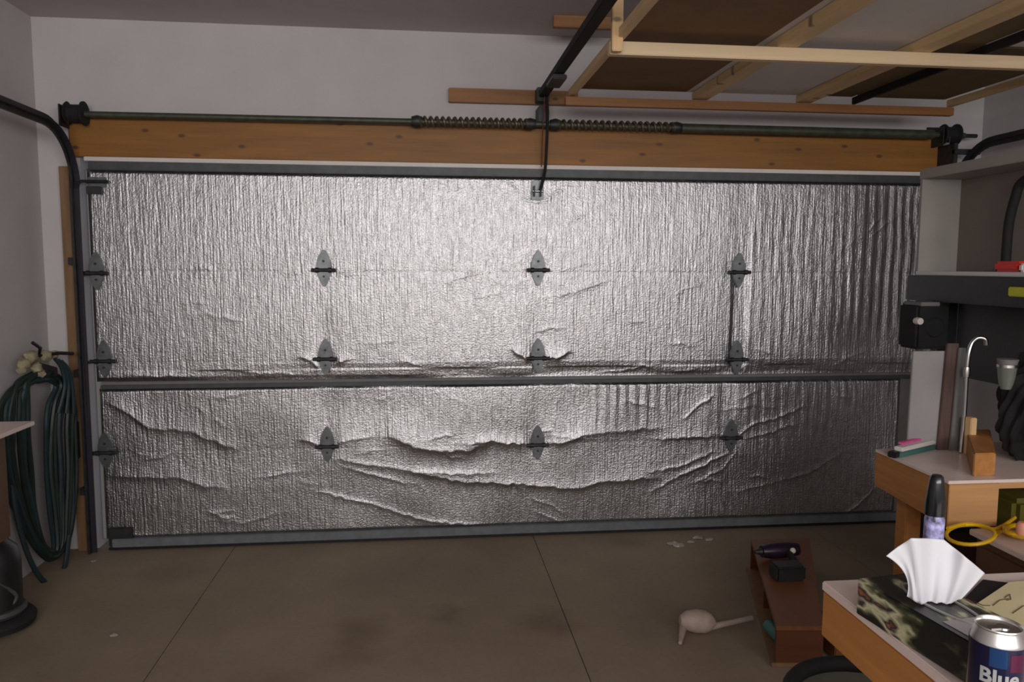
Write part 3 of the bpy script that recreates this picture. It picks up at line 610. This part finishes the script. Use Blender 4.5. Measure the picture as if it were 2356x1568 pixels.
b = MB(); b.lathe([(.0, .0415), (.033, .0415), (.038, .062), (0, .062)], p, 20); b.build('lid', 'mgrey', jr, smooth=True)
vs = thing('grey_tool_case', at(2345, 1060, 'Z', BZ), 'rounded grey plastic tool case on the pale bench top beside the wood block', 'tool case')
p = at(2362, 1052, 'Z', BZ)
b = MB(); b.box(p.x-.08, p.x+.12, p.y-.05, p.y+.02, BZ+.0005, BZ+.075); b.build('body', 'mgrey', vs, bevel=.025, smooth=True)
b = MB(); b.box(p.x-.05, p.x+.1, p.y-.056, p.y-.0505, BZ+.02, BZ+.045); b.build('handle', 'dgrey', vs, bevel=.002)

# low cabinet with yellow cord
LZ = .62
lc = thing('low_cabinet', (4.1, -2.0, 0), 'low dark brown cabinet with pale top under the yellow cord', 'cabinet')
l0, l1 = at(2204, 1197, 'Z', LZ), at(2356, 1278, 'Z', LZ)
b = MB(); b.box(l1.x+.005, 4.46, -2.75, BY0-.008, LZ-.022, LZ); b.build('cabinet_top', 'laminate', lc, bevel=.003)
b = MB(); b.box(l1.x+.02, 4.45, -2.73, BY0-.03, 0.0, LZ-.0225); b.build('carcass', 'dkwood', lc, bevel=.003)
b = MB(); b.box(l1.x+.012, l1.x+.0195, -2.70, BY0-.06, .08, LZ-.05); b.build('side_panel', 'dkwood', lc, bevel=.002)
yc = thing('extension_cord', at(2300, 1225, 'Z', LZ), 'loose yellow extension cord looped over the low cabinet', 'cord')
def lp(u, v, z): return at(u, v, 'Z', z)
b = MB(); e_ = [lp(2233+56*math.cos(t*math.pi/12), 1229+23*math.sin(t*math.pi/12), LZ+.045+.012*math.sin(t*math.pi/12+2)) for t in range(24)]
b.tube(e_, .0065, 8, True); b.build('cord_loop', 'yellow', yc, smooth=True)
b = MB(); b.tube(catmull([lp(2286, 1236, LZ+.045), lp(2300, 1222, LZ+.03), lp(2330, 1212, LZ+.02), lp(2370, 1200, LZ+.02)], 8), .0065, 8); b.build('cord_tail', 'yellow', yc, smooth=True)
b = MB(); b.tube(catmull([lp(2180, 1215, LZ+.05), lp(2230, 1204, LZ+.05), lp(2290, 1216, LZ+.04), lp(2335, 1190, LZ+.03)], 8), .0065, 8); b.build('loop', 'yellow', yc, smooth=True)
b = MB()
for k in range(6):
    q = lp(2362, 1222, LZ+.012+k*.011); rx, ry = .085-.004*k, .07-.004*k
    b.tube([(q.x+rx*math.cos(a/16*2*math.pi)+rr.uniform(-.004, .004), q.y+ry*math.sin(a/16*2*math.pi), q.z+.005*math.sin(a*.8+k)) for a in range(16)], .0065, 7, True)
b.build('coil', 'yellow', yc, smooth=True)
b = MB(); p = lp(2352, 1215, LZ+.09); b.lathe([(.0, -.02), (.018, -.02), (.02, .01), (.012, .022), (0, .022)], p, 14); b.build('plug', mat('orange_pink_plug', (222, 150, 120), .5), yc, smooth=True)
p0, p1 = at(2243, 1190, 'Z', LZ), at(2340, 1186, 'Z', LZ)
b = MB(); b.box(p0.x, p1.x, BY0-.034, BY0-.014, LZ+.0005, LZ+.014); tag(b.build('metal_ruler', 'mgrey', bevel=.003), 'grey metal bar lying at the back of the low cabinet top', 'metal bar')

# ------------------------------------------------------------------ near table and what stands on it
TZ, TX, TYF, TYN = 1.0, 2.496, -3.062, -4.05
nt = thing('worktable', (2.9, -3.5, 0), 'near worktable with pale laminate top and orange wooden edge', 'table')
b = MB(); b.box(TX-.002, 3.5, TYN, TYF, TZ-.018, TZ); b.build('table_top', 'laminate', nt, bevel=.0025)
b = MB(); b.box(TX, TX+.022, TYN+.01, TYF-.002, TZ-.105, TZ-.0185); b.build('apron', 'edge_or', nt, bevel=.002)
b = MB(); b.box(TX+.0225, 3.49, TYF-.022, TYF-.002, TZ-.105, TZ-.0185); b.build('apron', 'edge_orx', nt, bevel=.002)
for x, y in ((3.0, TYF-.12), (3.42, TYF-.12), (3.0, TYN+.05), (3.42, TYN+.05)):
    b = MB(); b.box(x, x+.06, y, y+.06, 0, TZ-.0185); b.build('leg', 'edge_or', nt, bevel=.004)
# tissue box
e0, e1 = at(1969, 1411, 'Z', TZ), Vector((2.515, -3.43, TZ)); ax_ = (e1-e0); ax_.z = 0; LL = ax_.length; ax_.normalize(); pn = Vector((-ax_.y, ax_.x, 0)); 
if pn.x < 0: pn = -pn
HB = .062; WB = .115
tbx = thing('tissue_box', e0, 'dark leaf-patterned tissue box with white tissue on the near table', 'tissue box')
def qd(a, w_, z): return e0+ax_*a+pn*w_+Vector((0, 0, z))
b = MB(); b.hexa([qd(0, 0, .0005), qd(LL, 0, .0005), qd(LL, WB, .0005), qd(0, WB, .0005), qd(0, 0, HB), qd(LL, 0, HB), qd(LL, WB, HB), qd(0, WB, HB)]); b.build('carton', 'tissuebox', tbx, bevel=.002)
b = MB()
ring = []
for k in range(28):
    a = 2*math.pi*k/28; ring.append(qd(LL/2+.075*math.cos(a), WB/2+.026*math.sin(a), HB+.0015))
b.tube(ring, .0022, 6, True); b.build('slot_rim', 'lgrey', tbx, smooth=True)
b = MB(); b.hexa([qd(LL*.72, .012, HB+.0002), qd(LL*.95, .012, HB+.0002), qd(LL*.95, WB-.02, HB+.0002), qd(LL*.72, WB-.02, HB+.0002), qd(LL*.72, .012, HB+.001), qd(LL*.95, .012, HB+.001), qd(LL*.95, WB-.02, HB+.001), qd(LL*.72, WB-.02, HB+.001)]); b.build('pale_print', 'lgrey', tbx)
# tissue: fan of folded paper built as a grid
YT = (qd(LL*.5, WB/2, 0)).y
outT = [(2040, 1278), (2066, 1258), (2096, 1238), (2135, 1238), (2172, 1241), (2205, 1268), (2238, 1294), (2266, 1318)]
outB = [(2088, 1372), (2098, 1378), (2110, 1386), (2126, 1392), (2144, 1398), (2162, 1402), (2178, 1402), (2194, 1396)]
mid = [(2104, 1316), (2100, 1312), (2106, 1316), (2132, 1318), (2160, 1322), (2190, 1332), (2214, 1346), (2232, 1358)]
def poly(pts, t): i = min(int(t*7), 6); f = t*7-i; return pts[i][0]*(1-f)+pts[i+1][0]*f, pts[i][1]*(1-f)+pts[i+1][1]*f
NU, NV = 71, 24; b = MB(); G = []
for i in range(NU):
    t = i/(NU-1); T, Mi, Bo = poly(outT, t), poly(mid, t), poly(outB, t); colv = []
    for j in range(NV):
        s = j/(NV-1); x = (1-s)**2*Bo[0]+2*s*(1-s)*Mi[0]+s*s*T[0]; y = (1-s)**2*Bo[1]+2*s*(1-s)*Mi[1]+s*s*T[1]
        yy = YT+.011*math.sin(t*13+.6)*(.35+.65*s)+.0028*math.sin(t*27+s*2)+.02*(t-.5)*s-.02*(abs(t-.45))*s
        p = at(x, y, 'Y', yy); p.z = max(p.z, TZ+HB+.003); colv.append(b.b.verts.new(p))
    G.append(colv)
for i in range(NU-1):
    for j in range(NV-1): b.b.faces.new((G[i][j], G[i+1][j], G[i+1][j+1], G[i][j+1]))
o = b.build('tissue', 'tissue', tbx, smooth=True); md = o.modifiers.new('thick', 'SOLIDIFY'); md.thickness = .0012
# bottle
p = at(2142, 1330, 'Z', TZ); tp = at(2152, 1092, 'Y', p.y); H_ = tp.z-TZ
bt = thing('spray_bottle', p, 'small bottle with black cap and purple-white label behind the tissue', 'bottle')
r_ = .0165
b = MB(); b.lathe([(0, .001), (r_, .001), (r_*1.05, .01), (r_*1.05, H_*.58), (r_*.9, H_*.62), (0, H_*.62)], p, 24); b.build('body', mat('purple_white_label', (150, 146, 190), .35, var=.6, scale=60), bt, smooth=True)
b = MB(); b.lathe([(0, H_*.621), (r_*1.08, H_*.621), (r_*1.08, H_*.72), (r_*1.0, H_*.80), (r_*.8, H_*.93), (r_*.68, H_*.985), (r_*.5, H_), (0, H_)], p, 24); b.build('cap', mat('glossy_black_cap', (8, 14, 14), .22, coat=.15, bump=0), bt, smooth=True)
# can
R = .033; cc = at(2298, 1440, 'Z', TZ+.116); CX, CY = cc.x, cc.y
cn = thing('drink_can', (CX, CY, TZ), 'dark blue aluminium drink can with silver lid in the near right corner', 'can')
b = MB(); b.lathe([(0, .0015), (.024, .0015), (.026, 0.0005), (.028, .003), (R, .012), (R, .100)], (CX, CY, TZ), 48); b.build('body', 'canblue', cn, smooth=True)
b = MB(); b.lathe([(R+.0001, .0995), (R-.0005, .103), (.0275, .1135), (.0268, .116), (.0278, .118), (.0272, .1195), (.0262, .1185), (.0252, .1145), (.0, .1145)], (CX, CY, TZ), 48); b.build('lid', 'alu', cn, smooth=True)
b = MB(); b.lathe([(.004, .1146), (.008, .1146), (.008, .1158), (.004, .1158)], (CX+.006, CY, TZ), 16); b.box(CX-.014, CX+.004, CY-.005, CY+.005, TZ+.1147, TZ+.1157); b.build('pull_tab', 'chrome', cn, smooth=True)
vd = math.atan2(CAM.y-CY, CAM.x-CX)   # direction that faces the viewer side
def wrap(s, z, r=R+.0004): a = vd+s/R; return (CX+r*math.cos(a), CY+r*math.sin(a), TZ+z)
def band(s0, s1, z0, z1, r, name, m_):
    b = MB(); n = 16; vs0 = [b.b.verts.new(wrap(s0+(s1-s0)*k/n, z0, r)) for k in range(n+1)]; vs1 = [b.b.verts.new(wrap(s0+(s1-s0)*k/n, z1, r)) for k in range(n+1)]
    for k in range(n): b.b.faces.new((vs0[k], vs0[k+1], vs1[k+1], vs1[k]))
    return b.build(name, m_, cn, smooth=True)
band(-.008, .012, .074, .099, R+.0002, 'light_blue_band', 'canlight')
band(.016, .034, .070, .093, R+.0002, 'red_mark', 'canred')
tc = bpy.data.curves.new('can_text', 'FONT'); tc.body = 'Blue'; tc.size = .027; tc.offset = .0008; tc.space_character = 1.0; tc.resolution_u = 3
to = bpy.data.objects.new('can_text', tc); COL.objects.link(to)
me = bpy.data.meshes.new_from_object(to.evaluated_get(bpy.context.evaluated_depsgraph_get())); bpy.data.objects.remove(to)
bm = bmesh.new(); bm.from_mesh(me); bmesh.ops.triangulate(bm, faces=bm.faces[:]); bmesh.ops.subdivide_edges(bm, edges=bm.edges[:], cuts=2)
x0t = -.019
for v in bm.verts: v.co = Vector(wrap(v.co.x+x0t, v.co.y+.052, R+.0005))
me2 = bpy.data.meshes.new('lettering'); bm.to_mesh(me2); bm.free(); me2.materials.append(M['letter']); o = bpy.data.objects.new('lettering', me2); COL.objects.link(o); o.parent = cn; o.matrix_parent_inverse = Matrix.Translation(-world_loc(cn))
# folder and tan paper
def quadthing(name, px4, z0, z1, m_, lab, cat):
    q = [at(u, v, 'Z', z1) for u, v in px4]; b = MB(); b.hexa([Vector((p.x, p.y, z0)) for p in q]+[Vector((p.x, p.y, z1)) for p in q]); return tag(b.build(name, m_), lab, cat)
quadthing('folder', [(2262, 1332), (2400, 1350), (2420, 1480), (2192, 1402)], TZ+.0005, TZ+.006, 'black', 'thin black folder under the tan envelope on the near table', 'folder')
env = quadthing('envelope', [(2322, 1338), (2440, 1330), (2460, 1500), (2226, 1402)], TZ+.0065, TZ+.010, 'tanpaper', 'tan paper envelope with brown pen marks beside the drink can', 'envelope')
b = MB()
for pts in ([(2240, 1382), (2262, 1392), (2278, 1392)], [(2285, 1392), (2300, 1380), (2320, 1376)], [(2312, 1374), (2324, 1366), (2326, 1378), (2316, 1380)], [(2330, 1410), (2356, 1392)]):
    b.tube([at(u, v, 'Z', TZ+.0108) for u, v in pts], .0007, 5)
b.build('pen_mark', 'ink', env)

# ------------------------------------------------------------------ on the floor
h_ = .17
T4 = [at(1728, 1240, 'Z', h_), at(1862, 1237, 'Z', h_), at(1896, 1440, 'Z', h_), at(1786, 1440, 'Z', h_)]
fb = thing('wooden_box', (T4[3].x, T4[3].y, 0), 'long reddish brown wooden box with an open side lying on the floor', 'box')
def lerp(a, b_, t): return a+(b_-a)*t
def quad(b, z0, z1, ua=0, ub=1, va=0, vb=1):
    def P(u, v): return lerp(lerp(T4[0], T4[1], u), lerp(T4[3], T4[2], u), v)
    q = [P(ua, va), P(ub, va), P(ub, vb), P(ua, vb)]
    b.hexa([Vector((p.x, p.y, z0)) for p in q]+[Vector((p.x, p.y, z1)) for p in q]); return b
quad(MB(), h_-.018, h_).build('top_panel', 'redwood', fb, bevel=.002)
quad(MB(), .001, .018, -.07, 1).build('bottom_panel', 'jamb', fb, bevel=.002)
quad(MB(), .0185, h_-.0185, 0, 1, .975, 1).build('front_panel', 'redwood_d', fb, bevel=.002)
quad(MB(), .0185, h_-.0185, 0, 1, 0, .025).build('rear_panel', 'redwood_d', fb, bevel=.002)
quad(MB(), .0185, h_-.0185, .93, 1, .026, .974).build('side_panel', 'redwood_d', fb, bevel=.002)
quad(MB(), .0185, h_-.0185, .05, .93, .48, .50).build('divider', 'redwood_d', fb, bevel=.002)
def P(u, v): return lerp(lerp(T4[0], T4[1], u), lerp(T4[3], T4[2], u), v)
c0, c1 = at(1904, 1522, 'Z', 0), at(1992, 1522, 'Z', 0)
b = MB(); b.box(c0.x+.03, c1.x, c0.y, c0.y+.12, .0005, .165); tag(b.build('wooden_crate', 'redwood', bevel=.004), 'brown wooden crate in the shade under the near table, right of the long box', 'crate')
q = P(.12, .80); b = MB(); b.tube([(q.x, q.y-.06, .05), (q.x, q.y+.06, .05)], .028, 14); b.build('glue_tube', 'teal', None, smooth=True); tag(bpy.data.objects['glue_tube'], 'teal tube lying inside the open side of the brown wooden box', 'tube')
dr = thing('cordless_drill', (P(.5, .2)+Vector((0, 0, 0))), 'black power tool with purple tint lying on top of the reddish brown box', 'power tool')
pA = [at(1752, 1268, 'Z', h_+.042), at(1835, 1262, 'Z', h_+.042), at(1818, 1318, 'Z', h_+.025)]
b = MB(); d1 = (pA[1]-pA[0]).normalized()
b.tube([pA[0]-d1*0, pA[0]+d1*.05, pA[0]+d1*.12, pA[1]], [.028, .038, .038, .030], 14); b.build('motor_body', mat('dark_purple_black_plastic', (36, 22, 38), .35), dr, smooth=True)
b = MB(); b.tube([pA[0]-d1*.035, pA[0]-d1*.001], [.008, .018], 12); b.build('chuck', 'galvd', dr, smooth=True)
b = MB(); b.tube([pA[0]+d1*.13+Vector((0, -.02, 0)), lerp(pA[1], pA[2], .5), pA[2]+Vector((0, .03, 0))], [.017, .016, .019], 12); b.build('handle', 'blackmat', dr, smooth=True)
b = MB(); p = pA[2]; b.box(p.x-.085, p.x+.055, p.y-.045, p.y+.045, h_+.0005, h_+.072); b.build('battery', 'black', dr, bevel=.01, smooth=True)
p = at(1824, 1266, 'Z', h_+.055); b = MB(); bmesh.ops.create_icosphere(b.b, subdivisions=3, radius=.014, matrix=Matrix.Translation(p)); b.build('white_button', 'white', dr, smooth=True)
# white rod
g0, g1, g2 = at(1730, 1421, 'Z', .02), at(1634, 1442, 'Z', .02), at(1584, 1438, 'Z', .03)
wr = thing('white_plunger_rod', g1, 'yellowed white plastic rod with bulky rounded head lying on the floor', 'rod')
b = MB(); b.tube(catmull([g0, lerp(g0, g1, .5), g1], 6), [.012, .012, .012, .012, .012, .012, .012, .0125, .013, .0135, .014, .0145, .015], 10); b.build('shaft', 'dirty_white', wr, smooth=True)
b = MB(); d2 = (g2-g1).normalized(); b.tube([g1-d2*.02, g1, g1+d2*.03, g1+d2*.07, g1+d2*.11, g1+d2*.135], [.015, .038, .050, .050, .040, .020], 16)
for v in b.b.verts: v.co.z = max(.002, v.co.z+.022)
b.build('head', 'dirty_white', wr, smooth=True)
t0, t1 = at(1572, 1440, 'Z', .02), at(1565, 1478, 'Z', .012); b = MB(); b.tube([t0+Vector((.02, .0, .02)), t0, lerp(t0, t1, .5), t1], [.022, .018, .014, .008], 10)
for v in b.b.verts: v.co.z = max(.001, v.co.z)
b.build('spout', 'dirty_white', wr, smooth=True)
# vacuum hose arc at the bottom edge
hz = .012
arc = [at(1862, 1600, 'Z', .6), at(1882, 1548, 'Z', .6), at(1912, 1518, 'Z', .6), at(1950, 1502, 'Z', .6), at(1990, 1500, 'Z', .6), at(2030, 1510, 'Z', .6)]
cen = at(2010, 1618, 'Z', .6); rad = (at(1910, 1526, 'Z', .6)-cen).length
bn = thing('trash_bin', (cen.x, cen.y, 0), 'round black-rimmed open bin in front of the near table', 'bin')
b = MB(); b.tube([(cen.x+rad*math.cos(2*math.pi*k/40), cen.y+rad*math.sin(2*math.pi*k/40), .6) for k in range(40)], .019, 10, True); b.build('rim', 'blackmat', bn, smooth=True)
b = MB(); ra = [(rad-.004, .6), (rad*.82, .012), (0, .004)]; rings = []
b.lathe([(0.0, .0005), (rad*.80, .0005), (rad-.002, .6), (rad-.008, .6), (rad*.80-.006, .012), (0.0, .012)], (cen.x, cen.y, 0), 40); b.build('bin_wall', mat('grey_green_bin_plastic', (84, 82, 70), .6), bn, smooth=True)
# scraps by the door
for i, (u, v, s) in enumerate(((1548, 1250, .035), (1562, 1254, .03), (1605, 1236, .028), (1632, 1240, .024), (1590, 1246, .02), (262, 1460, .016), (215, 1290, .012))):
    p = at(u, v, 'Z', .004); b = MB(); bmesh.ops.create_icosphere(b.b, subdivisions=2, radius=s, matrix=Matrix.Translation(p) @ Matrix.Diagonal((1.1, .7, .3, 1)))
    for vt in b.b.verts: vt.co += Vector((rr.uniform(-1, 1), rr.uniform(-1, 1), rr.uniform(-.5, .5)))*s*.22; vt.co.z = max(.0005, vt.co.z)
    names = ['crumpled pale scrap on the floor, leftmost of the cluster by the door', 'pale scrap touching the leftmost scrap by the foil door', 'pale scrap under the bottom rail, largest of the right pair', 'rightmost small pale scrap by the foil door bottom', 'tiny pale scrap in the middle of the scraps by the door', 'tiny white speck of debris on the open floor at lower left', 'tiny scrap on the floor near the door bottom left corner']
    tag(b.build('paper_scrap', 'scrap'), names[i], 'scrap', 'scraps of debris on the floor')
